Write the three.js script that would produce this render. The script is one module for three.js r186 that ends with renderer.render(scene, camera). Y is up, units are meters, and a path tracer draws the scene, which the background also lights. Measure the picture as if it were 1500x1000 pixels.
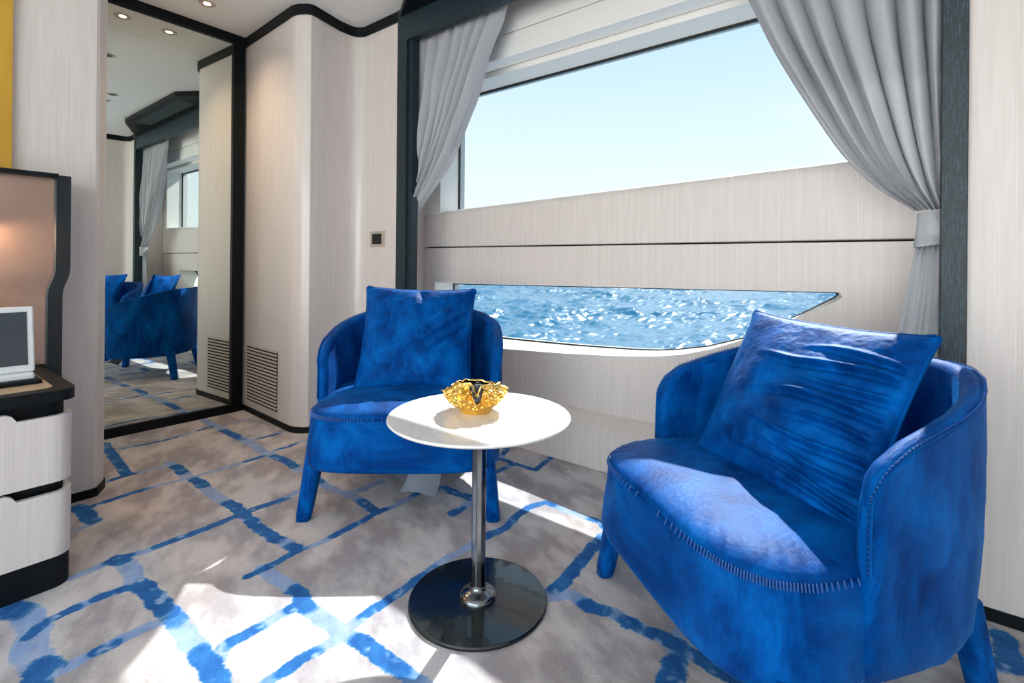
import * as THREE from 'three';
import { mergeGeometries, mergeVertices, toCreasedNormals } from 'three/addons/utils/BufferGeometryUtils.js';
import { RoundedBoxGeometry } from 'three/addons/geometries/RoundedBoxGeometry.js';
import { createNoise2D, createNoise3D } from 'simplex-noise';

// ---------------------------------------------------------------- camera, sky, sun, exposure
const scene = new THREE.Scene();
const renderer = new THREE.WebGLRenderer({ antialias: true });
renderer.toneMapping = THREE.LinearToneMapping;
renderer.toneMappingExposure = 1.7;
renderer.shadowMap.enabled = true;

const YAW = 38 * Math.PI / 180, FOCAL = 740;
const camera = new THREE.PerspectiveCamera(2 * Math.atan(500 / FOCAL) * 180 / Math.PI, 1.5, 0.05, 4000);
camera.position.set(0, 1, 0);
camera.rotation.set(0, YAW, 0.009, 'YXZ');
camera.setViewOffset(1500, 1000, 0, 112, 1500, 1000);

// clear noon sky, whitish near the horizon, with faint cirrus
function seeded(a) { return () => { a = (a + 0x6d2b79f5) | 0; let t = Math.imul(a ^ (a >>> 15), 1 | a); t = (t + Math.imul(t ^ (t >>> 7), 61 | t)) ^ t; return ((t ^ (t >>> 14)) >>> 0) / 4294967296; }; }
const n2 = createNoise2D(seeded(11)), n3 = createNoise3D(seeded(12));
const lerp = (a, b, t) => a + (b - a) * t, clamp = (x, a = 0, b = 1) => Math.min(b, Math.max(a, x));
const smooth = (a, b, x) => { const t = clamp((x - a) / (b - a)); return t * t * (3 - 2 * t); };
const fbm2 = (x, y, o = 4) => { let s = 0, a = 0.5; for (let i = 0; i < o; i++) { s += a * n2(x, y); x *= 2.03; y *= 2.03; a *= 0.5; } return s; };
const fbm3 = (x, y, z, o = 4) => { let s = 0, a = 0.5; for (let i = 0; i < o; i++) { s += a * n3(x, y, z); x *= 2.03; y *= 2.03; z *= 2.03; a *= 0.5; } return s; };
{
  const W = 1024, H = 512, d = new Float32Array(W * H * 4);
  const stops = [[0, [3.5, 3.6, 3.55]], [10, [3.1, 3.4, 3.55]], [28, [1.9, 2.65, 3.25]], [55, [1.2, 2.1, 3.1]], [90, [0.8, 1.6, 2.8]]];
  for (let j = 0; j < H; j++) for (let i = 0; i < W; i++) {
    const el = ((j + 0.5) / H - 0.5) * 180, az = (i + 0.5) / W * Math.PI * 2, e = Math.max(0, el);
    let k = 0; while (k < stops.length - 2 && e > stops[k + 1][0]) k++;
    const t = clamp((e - stops[k][0]) / (stops[k + 1][0] - stops[k][0]));
    const er = el * Math.PI / 180, x = Math.cos(er) * Math.cos(az), y = Math.sin(er), z = Math.cos(er) * Math.sin(az);
    const cl = el > 0 ? smooth(0.05, 0.55, fbm3(x * 1.6 + 4, y * 6, z * 2.4, 5)) * 0.35 : 0;
    for (let c = 0; c < 3; c++) d[(j * W + i) * 4 + c] = lerp(lerp(stops[k][1][c], stops[k + 1][1][c], t), 3.5, cl);
    d[(j * W + i) * 4 + 3] = 1;
  }
  const sky = new THREE.DataTexture(d, W, H, THREE.RGBAFormat, THREE.FloatType);
  sky.mapping = THREE.EquirectangularReflectionMapping; sky.magFilter = sky.minFilter = THREE.LinearFilter; sky.needsUpdate = true;
  scene.background = sky;
}
// the sun stands over the sea, high and a little to the left of straight out of the window
const sun = new THREE.DirectionalLight(new THREE.Color(1, 0.96, 0.9), 27);
sun.position.set(-0.316 * 12, 0.985 * 12, -1.0 * 12); sun.target.position.set(-1, 0.5, -1.2);
sun.position.add(sun.target.position);
sun.castShadow = true; sun.shadow.mapSize.set(4096, 4096);
Object.assign(sun.shadow.camera, { left: -5, right: 5, top: 5, bottom: -5, near: 1, far: 40 });
scene.add(sun, sun.target);

// ---------------------------------------------------------------- helpers
const taken = new Map();
function numbered(name) { const k = taken.get(name) ?? 0; taken.set(name, k + 1); return k ? `${name}_${String(k).padStart(3, '0')}` : name; }
function mesh(name, geo, mat, parent) {
  const m = new THREE.Mesh(geo, mat); m.name = parent && parent !== scene ? name : numbered(name);
  m.castShadow = m.receiveShadow = true; (parent ?? scene).add(m); return m;
}
function group(name, pos = [0, 0, 0], turn = 0) { const g = new THREE.Group(); g.name = numbered(name); g.position.set(...pos); g.rotation.y = turn; scene.add(g); return g; }
function tag(o, label, category, groupName) { o.userData.label = label; o.userData.category = category; if (groupName) o.userData.group = groupName; return o; }
function structure(o, label, category) { o.userData.kind = 'structure'; if (label) o.userData.label = label; if (category) o.userData.category = category; return o; }
const box = (x0, x1, y0, y1, z0, z1) => { const g = new THREE.BoxGeometry(x1 - x0, y1 - y0, z1 - z0); g.translate((x0 + x1) / 2, (y0 + y1) / 2, (z0 + z1) / 2); return g; };
const rbox = (x0, x1, y0, y1, z0, z1, r = 0.004, seg = 2) => { const g = new RoundedBoxGeometry(x1 - x0, y1 - y0, z1 - z0, seg, r); g.translate((x0 + x1) / 2, (y0 + y1) / 2, (z0 + z1) / 2); return g; };
// uv in metres: u runs horizontally along a face, v up (or along z on level faces)
function metreUV(geo, k = 1) {
  const g = geo.index ? geo.toNonIndexed() : geo; const p = g.attributes.position, uv = new Float32Array(p.count * 2);
  const a = new THREE.Vector3(), b = new THREE.Vector3(), c = new THREE.Vector3(), n = new THREE.Vector3();
  for (let i = 0; i < p.count; i += 3) {
    a.fromBufferAttribute(p, i); b.fromBufferAttribute(p, i + 1); c.fromBufferAttribute(p, i + 2);
    n.crossVectors(b.clone().sub(a), c.clone().sub(a)).normalize();
    const ax = Math.abs(n.x), ay = Math.abs(n.y), az = Math.abs(n.z);
    [a, b, c].forEach((q, j) => {
      const [u, v] = ay > ax && ay > az ? [q.x, q.z] : az > ax ? [q.x, q.y] : [q.z + 0.37, q.y];
      uv[(i + j) * 2] = u * k; uv[(i + j) * 2 + 1] = v * k;
    });
  }
  g.setAttribute('uv', new THREE.BufferAttribute(uv, 2)); return g;
}
// a grid surface from f(u, v) -> [x, y, z], u and v in 0..1
function gridSurface(nu, nv, f, uvf) {
  const pos = [], uv = [], idx = [];
  for (let j = 0; j <= nv; j++) for (let i = 0; i <= nu; i++) {
    const p = f(i / nu, j / nv, i, j); pos.push(...p); uv.push(...(uvf ? uvf(i / nu, j / nv, p) : [i / nu, j / nv]));
  }
  for (let j = 0; j < nv; j++) for (let i = 0; i < nu; i++) {
    const a = j * (nu + 1) + i, b = a + 1, c = a + nu + 1, d = c + 1; idx.push(a, b, d, a, d, c);
  }
  const g = new THREE.BufferGeometry(); g.setAttribute('position', new THREE.Float32BufferAttribute(pos, 3)); g.setAttribute('uv', new THREE.Float32BufferAttribute(uv, 2));
  g.setIndex(idx); g.computeVertexNormals(); return g;
}
// smooth normals across a seam where the surface closes on itself
function weld(g) { const uv = g.attributes.uv; g.deleteAttribute('normal'); const h = g.clone(); h.deleteAttribute('uv'); const w = mergeVertices(h, 1e-5); w.computeVertexNormals();
  const key = (p, i) => `${Math.round(p.getX(i) * 1e5)},${Math.round(p.getY(i) * 1e5)},${Math.round(p.getZ(i) * 1e5)}`; const map = new Map();
  for (let i = 0; i < w.attributes.position.count; i++) map.set(key(w.attributes.position, i), i);
  const n = new Float32Array(g.attributes.position.count * 3);
  for (let i = 0; i < g.attributes.position.count; i++) { const k = map.get(key(g.attributes.position, i)); if (k === undefined) { n[i * 3 + 1] = 1; continue; } n[i * 3] = w.attributes.normal.getX(k); n[i * 3 + 1] = w.attributes.normal.getY(k); n[i * 3 + 2] = w.attributes.normal.getZ(k); }
  g.setAttribute('normal', new THREE.BufferAttribute(n, 3)); g.setAttribute('uv', uv); return g; }
// an upright wall, band or board that follows a plan path [[x, z], ...]; thick to the right of the path's direction when t > 0
function ribbon(path, y0, y1, t, crease = 0.5) {
  path = path.filter((p, i) => !i || Math.hypot(p[0] - path[i - 1][0], p[1] - path[i - 1][1]) > 1e-5);
  const n = path.length, lens = [0];
  for (let i = 1; i < n; i++) lens.push(lens[i - 1] + Math.hypot(path[i][0] - path[i - 1][0], path[i][1] - path[i - 1][1]));
  const nor = path.map((_, i) => {
    const dirs = []; if (i > 0) dirs.push([path[i][0] - path[i - 1][0], path[i][1] - path[i - 1][1]]); if (i < n - 1) dirs.push([path[i + 1][0] - path[i][0], path[i + 1][1] - path[i][1]]);
    const ns = dirs.map(([dx, dz]) => { const l = Math.hypot(dx, dz); return [-dz / l, dx / l]; });
    let x = 0, z = 0; ns.forEach((q) => { x += q[0]; z += q[1]; }); const l = Math.hypot(x, z); x /= l; z /= l; const c = Math.max(0.4, x * ns[0][0] + z * ns[0][1]); return [x / c, z / c];
  });
  const top = (i) => (typeof y1 === 'function' ? y1(lens[i], lens[n - 1]) : y1);
  const pos = [], uv = [];
  const quad = (a, b, c, d, ua, ub, uc, ud) => { pos.push(...a, ...b, ...c, ...a, ...c, ...d); uv.push(...ua, ...ub, ...uc, ...ua, ...uc, ...ud); };
  for (let i = 0; i < n - 1; i++) {
    const j = i + 1, [ax, az] = path[i], [bx, bz] = path[j], ia = [ax + nor[i][0] * t, az + nor[i][1] * t], ib = [bx + nor[j][0] * t, bz + nor[j][1] * t], ta = top(i), tb = top(j), la = lens[i], lb = lens[j];
    quad([ax, y0, az], [bx, y0, bz], [bx, tb, bz], [ax, ta, az], [la, y0], [lb, y0], [lb, tb], [la, ta]);
    quad([ib[0], y0, ib[1]], [ia[0], y0, ia[1]], [ia[0], ta, ia[1]], [ib[0], tb, ib[1]], [lb, y0], [la, y0], [la, ta], [lb, tb]);
    quad([ax, ta, az], [bx, tb, bz], [ib[0], tb, ib[1]], [ia[0], ta, ia[1]], [la, 0], [lb, 0], [lb, t], [la, t]);
    quad([bx, y0, bz], [ax, y0, az], [ia[0], y0, ia[1]], [ib[0], y0, ib[1]], [lb, 0], [la, 0], [la, t], [lb, t]);
    if (i === 0) quad([ia[0], y0, ia[1]], [ax, y0, az], [ax, ta, az], [ia[0], ta, ia[1]], [0, y0], [t, y0], [t, ta], [0, ta]);
    if (j === n - 1) quad([bx, y0, bz], [ib[0], y0, ib[1]], [ib[0], tb, ib[1]], [bx, tb, bz], [0, y0], [t, y0], [t, tb], [0, tb]);
  }
  const g = new THREE.BufferGeometry(); g.setAttribute('position', new THREE.Float32BufferAttribute(pos, 3)); g.setAttribute('uv', new THREE.Float32BufferAttribute(uv, 2));
  g.computeVertexNormals(); return toCreasedNormals(g, crease);
}
// upright prism over a plan polygon [[x, z], ...]
function prism(poly, y0, y1) {
  const s = new THREE.Shape(poly.map(([x, z]) => new THREE.Vector2(x, -z))); const g = new THREE.ExtrudeGeometry(s, { depth: y1 - y0, bevelEnabled: false });
  g.rotateX(-Math.PI / 2); g.translate(0, y0, 0); return g;
}
function tube(pts, r, seg = 24, rs = 8, closed = false) { return new THREE.TubeGeometry(new THREE.CatmullRomCurve3(pts.map((p) => new THREE.Vector3(...p)), closed, 'centripetal'), seg, r, rs, closed); }
const strip = (g) => { const h = g.index ? g.toNonIndexed() : g.clone(); for (const k of Object.keys(h.attributes)) if (!['position', 'normal', 'uv'].includes(k)) h.deleteAttribute(k); return h; };
const merge = (list) => mergeGeometries(list.map(strip));

// ---------------------------------------------------------------- materials
function texture(w, h, f, srgb = true, repeat) {
  const d = new Uint8Array(w * h * 4);
  for (let j = 0; j < h; j++) for (let i = 0; i < w; i++) { const c = f(i / w, j / h, i, j), o = (j * w + i) * 4; for (let k = 0; k < 3; k++) d[o + k] = clamp(Array.isArray(c) ? c[k] : c, 0, 255); d[o + 3] = 255; }
  const t = new THREE.DataTexture(d, w, h); t.wrapS = t.wrapT = THREE.RepeatWrapping; t.magFilter = THREE.LinearFilter; t.minFilter = THREE.LinearMipmapLinearFilter; t.generateMipmaps = true;
  if (srgb) t.colorSpace = THREE.SRGBColorSpace; if (repeat) t.repeat.set(...repeat); t.needsUpdate = true; return t;
}
const TAU = Math.PI * 2;
const tile = (u, v, fx, fy, s = 0) => { const a = u * TAU, b = v * TAU; return n3(Math.cos(a) * fx / TAU + s, Math.sin(a) * fx / TAU + Math.cos(b) * fy / TAU * 1.7, Math.sin(b) * fy / TAU - s); };
const grainLine = []; { const r = seeded(5); for (let i = 0; i < 1024; i++) grainLine.push(r()); }
const mirrored = (t) => { t.wrapS = t.wrapT = THREE.MirroredRepeatWrapping; return t; };
const veneerMap = mirrored(texture(1024, 256, (u, v, i, j) => {
  const fine = grainLine[i] * 0.5 + grainLine[(i + 1) % 1024] * 0.5, k = (fine - 0.5) * 9 + n2(i * 0.21, j * 0.012) * 4 + n2(i * 0.03, j * 0.008 + 40) * 3;
  return [219 + k, 210 + k * 1.02, 205 + k * 1.05];
}));
const veneerBump = texture(1024, 128, (u, v, i) => 128 + (grainLine[i] - 0.5) * 160 + tile(u, v, 90, 4, 7) * 40, false);
const ashMap = mirrored(texture(512, 512, (u, v, i, j) => { const k = n2(i * 0.25, j * 0.009) * 0.6 + n2(i * 0.55, j * 0.03 + 30) * 0.6, d = smooth(0.0, 0.7, k); return [20 + d * 30, 36 + d * 42, 44 + d * 46]; }));
const M = {};
M.veneer = new THREE.MeshPhysicalMaterial({ map: veneerMap, bumpMap: veneerBump, bumpScale: 0.00035, roughness: 0.42, clearcoat: 0.1, clearcoatRoughness: 0.35 });
M.lacquer = new THREE.MeshPhysicalMaterial({ map: veneerMap, roughness: 0.4, clearcoat: 0.5, clearcoatRoughness: 0.14 });
M.ash = new THREE.MeshPhysicalMaterial({ map: ashMap, roughness: 0.5, bumpMap: ashMap, bumpScale: 0.0003 });
M.black = new THREE.MeshPhysicalMaterial({ color: 0x0a1014, roughness: 0.5, specularIntensity: 0.4 });
M.white = new THREE.MeshStandardMaterial({ color: 0xeeece9, roughness: 0.75 });
M.reveal = new THREE.MeshStandardMaterial({ color: 0xebe8e3, roughness: 0.6 });
M.gap = new THREE.MeshStandardMaterial({ color: 0x2a2622, roughness: 0.9 });
M.gasket = new THREE.MeshStandardMaterial({ color: 0x0b1216, roughness: 0.4 });
M.mirror = new THREE.MeshStandardMaterial({ color: new THREE.Color(0.76, 0.80, 0.74), metalness: 1, roughness: 0.0 });
M.tinted = new THREE.MeshPhysicalMaterial({ color: new THREE.Color(0.165, 0.18, 0.19), transmission: 1, thickness: 0, roughness: 0, ior: 1.45, specularIntensity: 0.12 });
M.clear = new THREE.MeshPhysicalMaterial({ color: new THREE.Color(0.93, 0.94, 0.93), transmission: 1, thickness: 0, roughness: 0, ior: 1.45 });
M.chrome = new THREE.MeshStandardMaterial({ color: new THREE.Color(0.19, 0.20, 0.21), metalness: 1, roughness: 0.16 });
M.gloss = new THREE.MeshPhysicalMaterial({ color: 0x0d161a, roughness: 0.24, clearcoat: 0.55, clearcoatRoughness: 0.05 });
M.brass = new THREE.MeshStandardMaterial({ color: new THREE.Color(0.55, 0.47, 0.40), metalness: 0.35, roughness: 0.35 });
M.grille = new THREE.MeshStandardMaterial({ color: 0x4d5d60, roughness: 0.5 });
M.slat = new THREE.MeshStandardMaterial({ color: 0xd3cac1, roughness: 0.55 });

// ---------------------------------------------------------------- the setting
const CEIL = 2.52, ZW = -2.33, ZG = -2.5, ZP = -1.96;
// carpet: a hand-tufted net of broken blue lines over cloudy, unevenly dyed beige yarn (dye only, the same over the whole floor)
const FX0 = -3.8, FX1 = 2.6, FZ0 = -2.6, FZ1 = 2.6;
const pixelToFloor = (u, v) => {
  const a = u - 750, b = v - 388, x = a * Math.cos(0.009) + b * Math.sin(0.009), y = -a * Math.sin(0.009) + b * Math.cos(0.009);
  const t = FOCAL / y, s = Math.sin(YAW), c = Math.cos(YAW); return [t * (-s + x / FOCAL * c), t * (-c - x / FOCAL * s)];
};
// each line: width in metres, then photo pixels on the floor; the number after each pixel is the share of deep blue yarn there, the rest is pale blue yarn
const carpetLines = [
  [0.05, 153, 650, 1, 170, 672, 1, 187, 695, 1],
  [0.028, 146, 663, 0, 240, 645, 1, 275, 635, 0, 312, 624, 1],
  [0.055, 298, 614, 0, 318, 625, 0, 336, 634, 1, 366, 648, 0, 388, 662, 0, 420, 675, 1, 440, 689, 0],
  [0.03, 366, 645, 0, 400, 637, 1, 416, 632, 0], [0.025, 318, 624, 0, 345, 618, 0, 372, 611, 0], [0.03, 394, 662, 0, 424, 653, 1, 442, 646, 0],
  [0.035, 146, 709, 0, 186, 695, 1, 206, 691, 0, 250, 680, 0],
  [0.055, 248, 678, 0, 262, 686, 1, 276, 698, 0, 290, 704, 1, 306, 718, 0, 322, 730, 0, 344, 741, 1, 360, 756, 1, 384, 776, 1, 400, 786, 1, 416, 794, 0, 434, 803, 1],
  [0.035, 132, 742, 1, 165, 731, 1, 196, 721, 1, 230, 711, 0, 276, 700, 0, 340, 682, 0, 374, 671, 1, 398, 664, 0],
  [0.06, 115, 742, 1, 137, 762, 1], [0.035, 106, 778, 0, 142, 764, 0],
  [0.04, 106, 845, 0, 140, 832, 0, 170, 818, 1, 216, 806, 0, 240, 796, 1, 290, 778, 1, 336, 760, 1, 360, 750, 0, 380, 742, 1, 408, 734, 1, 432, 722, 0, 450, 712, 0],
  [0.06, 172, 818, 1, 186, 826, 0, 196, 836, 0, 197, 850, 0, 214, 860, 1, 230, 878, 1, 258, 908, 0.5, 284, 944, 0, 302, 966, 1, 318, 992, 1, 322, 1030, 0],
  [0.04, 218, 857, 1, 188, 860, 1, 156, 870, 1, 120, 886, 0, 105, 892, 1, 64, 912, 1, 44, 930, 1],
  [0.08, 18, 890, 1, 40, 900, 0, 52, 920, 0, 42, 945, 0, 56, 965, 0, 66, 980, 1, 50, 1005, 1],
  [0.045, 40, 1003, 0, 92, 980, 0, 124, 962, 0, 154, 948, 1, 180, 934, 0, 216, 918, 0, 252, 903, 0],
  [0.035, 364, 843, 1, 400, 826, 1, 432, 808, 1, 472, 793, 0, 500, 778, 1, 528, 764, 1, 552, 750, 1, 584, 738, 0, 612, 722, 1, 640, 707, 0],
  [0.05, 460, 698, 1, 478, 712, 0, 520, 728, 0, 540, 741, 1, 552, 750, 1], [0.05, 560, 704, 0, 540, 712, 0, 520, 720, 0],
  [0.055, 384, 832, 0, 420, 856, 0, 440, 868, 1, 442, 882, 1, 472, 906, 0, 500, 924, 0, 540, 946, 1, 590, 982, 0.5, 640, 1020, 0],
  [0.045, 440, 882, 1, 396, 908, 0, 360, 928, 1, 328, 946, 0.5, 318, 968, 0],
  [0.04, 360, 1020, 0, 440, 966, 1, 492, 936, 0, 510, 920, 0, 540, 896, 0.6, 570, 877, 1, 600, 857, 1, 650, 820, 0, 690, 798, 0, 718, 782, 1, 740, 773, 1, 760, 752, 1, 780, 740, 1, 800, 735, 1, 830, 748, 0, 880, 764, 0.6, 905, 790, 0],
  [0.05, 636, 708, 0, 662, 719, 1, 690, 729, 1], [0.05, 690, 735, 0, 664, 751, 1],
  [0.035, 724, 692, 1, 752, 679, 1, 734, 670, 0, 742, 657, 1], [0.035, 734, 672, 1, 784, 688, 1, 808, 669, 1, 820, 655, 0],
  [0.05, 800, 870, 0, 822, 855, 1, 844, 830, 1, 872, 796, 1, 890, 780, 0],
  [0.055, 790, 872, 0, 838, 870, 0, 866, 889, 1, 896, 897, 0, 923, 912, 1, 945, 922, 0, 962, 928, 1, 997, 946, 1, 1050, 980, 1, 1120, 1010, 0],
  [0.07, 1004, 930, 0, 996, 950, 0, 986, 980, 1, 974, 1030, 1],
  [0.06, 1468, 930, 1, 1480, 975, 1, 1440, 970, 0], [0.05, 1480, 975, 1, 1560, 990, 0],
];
{
  const W = 2048, H = 1664, sx = W / (FX1 - FX0), sz = H / (FZ1 - FZ0);
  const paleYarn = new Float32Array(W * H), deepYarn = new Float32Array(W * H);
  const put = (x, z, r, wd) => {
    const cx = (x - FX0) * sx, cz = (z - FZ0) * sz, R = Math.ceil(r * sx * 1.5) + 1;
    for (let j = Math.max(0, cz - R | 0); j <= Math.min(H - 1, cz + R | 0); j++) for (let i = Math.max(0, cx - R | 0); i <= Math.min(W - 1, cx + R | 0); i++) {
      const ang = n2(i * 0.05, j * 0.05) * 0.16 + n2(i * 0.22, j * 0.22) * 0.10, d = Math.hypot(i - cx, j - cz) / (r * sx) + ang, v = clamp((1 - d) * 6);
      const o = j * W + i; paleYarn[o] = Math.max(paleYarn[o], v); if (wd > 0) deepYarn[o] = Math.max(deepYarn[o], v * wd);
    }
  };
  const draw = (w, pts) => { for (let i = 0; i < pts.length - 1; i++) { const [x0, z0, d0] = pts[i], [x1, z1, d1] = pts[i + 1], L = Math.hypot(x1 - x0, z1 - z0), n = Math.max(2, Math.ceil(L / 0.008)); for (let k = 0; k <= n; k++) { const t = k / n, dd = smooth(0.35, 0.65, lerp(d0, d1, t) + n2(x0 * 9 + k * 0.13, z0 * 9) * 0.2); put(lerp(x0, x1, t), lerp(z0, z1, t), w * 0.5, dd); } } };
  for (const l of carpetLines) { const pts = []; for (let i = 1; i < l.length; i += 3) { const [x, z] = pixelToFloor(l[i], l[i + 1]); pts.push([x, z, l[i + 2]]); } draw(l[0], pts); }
  // the same loose net goes on over the rest of the floor
  const r = seeded(77);
  const blocked = (x, z) => { const f = -(x * Math.sin(YAW) + z * Math.cos(YAW)), s = x * Math.cos(YAW) - z * Math.sin(YAW); return f > 0.3 && Math.abs(s / f) < 1.08 && 1 / f * FOCAL + 388 < 1030 && x < 0.35; };
  for (let k = 0; k < 46; k++) {
    const a = (r() < 0.5 ? -1.05 : 0.42) + (r() - 0.5) * 0.25, L = 0.5 + r() * 0.8, x = FX0 + r() * (FX1 - FX0), z = FZ0 + r() * (FZ1 - FZ0), pts = [];
    for (let i = 0; i <= 4; i++) pts.push([x + Math.cos(a) * L * i / 4 + (r() - 0.5) * 0.03, z + Math.sin(a) * L * i / 4 + (r() - 0.5) * 0.03, r() < 0.5 ? 1 : 0]);
    if (pts.some(([px, pz]) => blocked(px, pz))) continue;
    draw(0.035 + r() * 0.02, pts);
  }
  const ca = Math.cos(0.45), sa = Math.sin(0.45);
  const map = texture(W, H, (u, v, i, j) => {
    const x = FX0 + u * (FX1 - FX0), z = FZ0 + v * (FZ1 - FZ0), p = x * ca + z * sa, q = -x * sa + z * ca;
    const m = fbm2(p * 2.2, q * 4.6, 5), m2 = fbm2(p * 7 + 9, q * 13, 3), f = n2(i * 0.35, j * 0.35) * 5 + n2(i * 0.9, j * 0.9) * 6;
    const k = smooth(-0.5, 0.45, m + m2 * 0.35), w = fbm2(p * 1.3 - 7, q * 1.3 + 3, 2);
    let c = [lerp(157, 200, k) + w * 7, lerp(149, 193, k), lerp(151, 192, k) - w * 7];
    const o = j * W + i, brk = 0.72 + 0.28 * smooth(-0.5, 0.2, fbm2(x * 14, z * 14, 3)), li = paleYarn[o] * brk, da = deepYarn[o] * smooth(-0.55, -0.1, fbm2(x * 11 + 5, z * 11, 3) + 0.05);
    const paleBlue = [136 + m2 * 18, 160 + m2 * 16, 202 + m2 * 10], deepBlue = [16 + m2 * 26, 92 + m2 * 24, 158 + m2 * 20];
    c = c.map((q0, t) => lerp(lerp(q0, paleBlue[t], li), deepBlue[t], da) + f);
    return c;
  });
  map.wrapS = map.wrapT = THREE.ClampToEdgeWrapping;
  const pile = texture(512, 512, (u, v, i, j) => 128 + n2(i * 0.5, j * 0.5) * 60 + n2(i * 0.13, j * 0.13) * 50, false, [16, 13]);
  M.carpet = new THREE.MeshPhysicalMaterial({ map, bumpMap: pile, bumpScale: 0.001, roughness: 0.95, sheen: 0.25, sheenRoughness: 0.6, sheenColor: new THREE.Color(0.8, 0.8, 0.85) });
  const g = box(FX0, FX1, -0.1, 0, FZ0, FZ1), p = g.attributes.position, uv = g.attributes.uv;
  for (let i = 0; i < p.count; i++) uv.setXY(i, (p.getX(i) - FX0) / (FX1 - FX0), (p.getZ(i) - FZ0) / (FZ1 - FZ0));
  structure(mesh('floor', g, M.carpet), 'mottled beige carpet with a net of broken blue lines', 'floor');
}
// ceiling of three long panels with fine open joints
{
  const c = group('ceiling'); structure(c, 'flat white panelled ceiling', 'ceiling');
  mesh('ceiling_slab', box(FX0, FX1, CEIL + 0.012, CEIL + 0.12, FZ0, FZ1), M.white, c);
  const cuts = [FX0, -3.02, -1.2, 0.6, FX1];
  for (let i = 0; i < 4; i++) mesh('ceiling_panel', box(cuts[i] + (i ? 0.0015 : 0), cuts[i + 1] - 0.0015, CEIL, CEIL + 0.012, FZ0, FZ1), M.white, c);
}
const arc = (cx, cz, r, a0, a1, n) => Array.from({ length: n + 1 }, (_, i) => { const a = lerp(a0, a1, i / n) * Math.PI / 180; return [cx + Math.cos(a) * r, cz + Math.sin(a) * r]; });
// the wall left of the bay: out from the mirror, round a nose, back into a hollow, then to the post
const leftPath = [[-3.57, -1.592], [-2.9, -1.556], [-2.865, -1.556], [-2.83, -1.566], [-2.79, -1.592], [-2.776, -1.612], [-2.778, -1.64], [-2.79, -1.69], [-2.806, -1.76], [-2.822, -1.83], ...arc(-2.745, -1.9, 0.079, 180, 270, 10), [-2.6, -1.979], [-2.40, -1.979]];
const rightPath = [[0.10, -1.979], [0.26, -1.979], ...[0, 15, 30, 45, 60, 75, 88].map((a) => [0.33 + Math.sin(a * Math.PI / 180) * 0.079, -1.9 - Math.cos(a * Math.PI / 180) * 0.079]), [0.425, -1.76], [0.442, -1.66], [0.452, -1.612], [0.475, -1.585], [0.52, -1.565], [0.58, -1.556], [FX1, -1.5]];
{
  const w = group('wall_left'); structure(w, 'glossy pale veneer wall with a rounded nose beside the mirror', 'wall');
  mesh('veneer_skin', ribbon(leftPath, 0, CEIL, -0.03), M.lacquer, w);
  mesh('wall_core', prism([[-3.8, -1.64], [-2.9, -1.6], [-2.85, -1.72], [-2.88, -2.02], [-2.40, -2.012], [-2.42, -2.02], [-2.575, -2.02], [-2.575, -2.6], [-3.8, -2.6]].reverse(), 0, CEIL), M.veneer, w);
  const r = group('wall_right'); structure(r, 'pale veneer wall to the right of the bay window', 'wall');
  mesh('veneer_skin', metreUV(ribbon(rightPath, 0, CEIL, -0.03)), M.veneer, r);
  mesh('wall_core', prism([[0.10, -2.011], [0.33, -2.012], [0.46, -2.0], [0.5, -1.62], [FX1, -1.54], [FX1, -2.6], [0.325, -2.6], [0.325, -2.02], [0.11, -2.02]], 0, CEIL), M.veneer, r);
  for (const [p, sideName] of [[leftPath, 'left'], [rightPath, 'right']]) {
    structure(mesh('baseboard_' + sideName, ribbon(p, 0, 0.036, 0.006), M.black), 'low black baseboard along the curved veneer wall', 'baseboard');
    structure(mesh('trim_' + (sideName === 'left' ? 1 : 2), ribbon(p, CEIL - 0.058, CEIL, 0.014), M.black), 'black cornice band following the curved veneer wall', 'trim');
  }
}
// mirror niche and the deep column in front of it
structure(mesh('wall_mirror', box(FX0, -3.572, 0, CEIL, -1.6, FZ1), M.veneer), 'wall behind the tall mirror', 'wall');
{
  const w = group('wall_column'); structure(w, 'pale veneer column with a chamfered edge beside the mirror', 'wall');
  mesh('veneer_body', metreUV(prism([[-3.572, -0.655], [-2.80, -0.655], [-2.785, -0.648], [-2.722, -0.612], [-2.716, -0.6], [-2.716, FZ1], [-3.572, FZ1]].reverse(), 0, CEIL)), M.veneer, w);
  structure(mesh('baseboard_column', ribbon([[-3.5, -0.656], [-2.80, -0.656], [-2.785, -0.649], [-2.722, -0.613], [-2.716, -0.6], [-2.716, 2.3]], 0, 0.036, -0.006), M.black), 'black baseboard round the foot of the veneer column', 'baseboard');
}
{
  const m = group('wall_mirror_panel', [-3.572, 0, -1.1]); tag(m, 'full height mirror in a black frame reflecting the armchairs', 'mirror');
  mesh('mirror_glass', box(0.001, 0.02, 0.05, 2.468, -0.405, 0.46), M.mirror, m);
  mesh('frame_bottom', box(0, 0.036, 0, 0.052, -0.475, 0.46), M.black, m);
  mesh('frame_top', box(0, 0.036, 2.462, CEIL, -0.475, 0.46), M.black, m);
  mesh('frame_side', box(0, 0.036, 0.052, 2.462, -0.475, -0.402), M.black, m);
}
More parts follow.
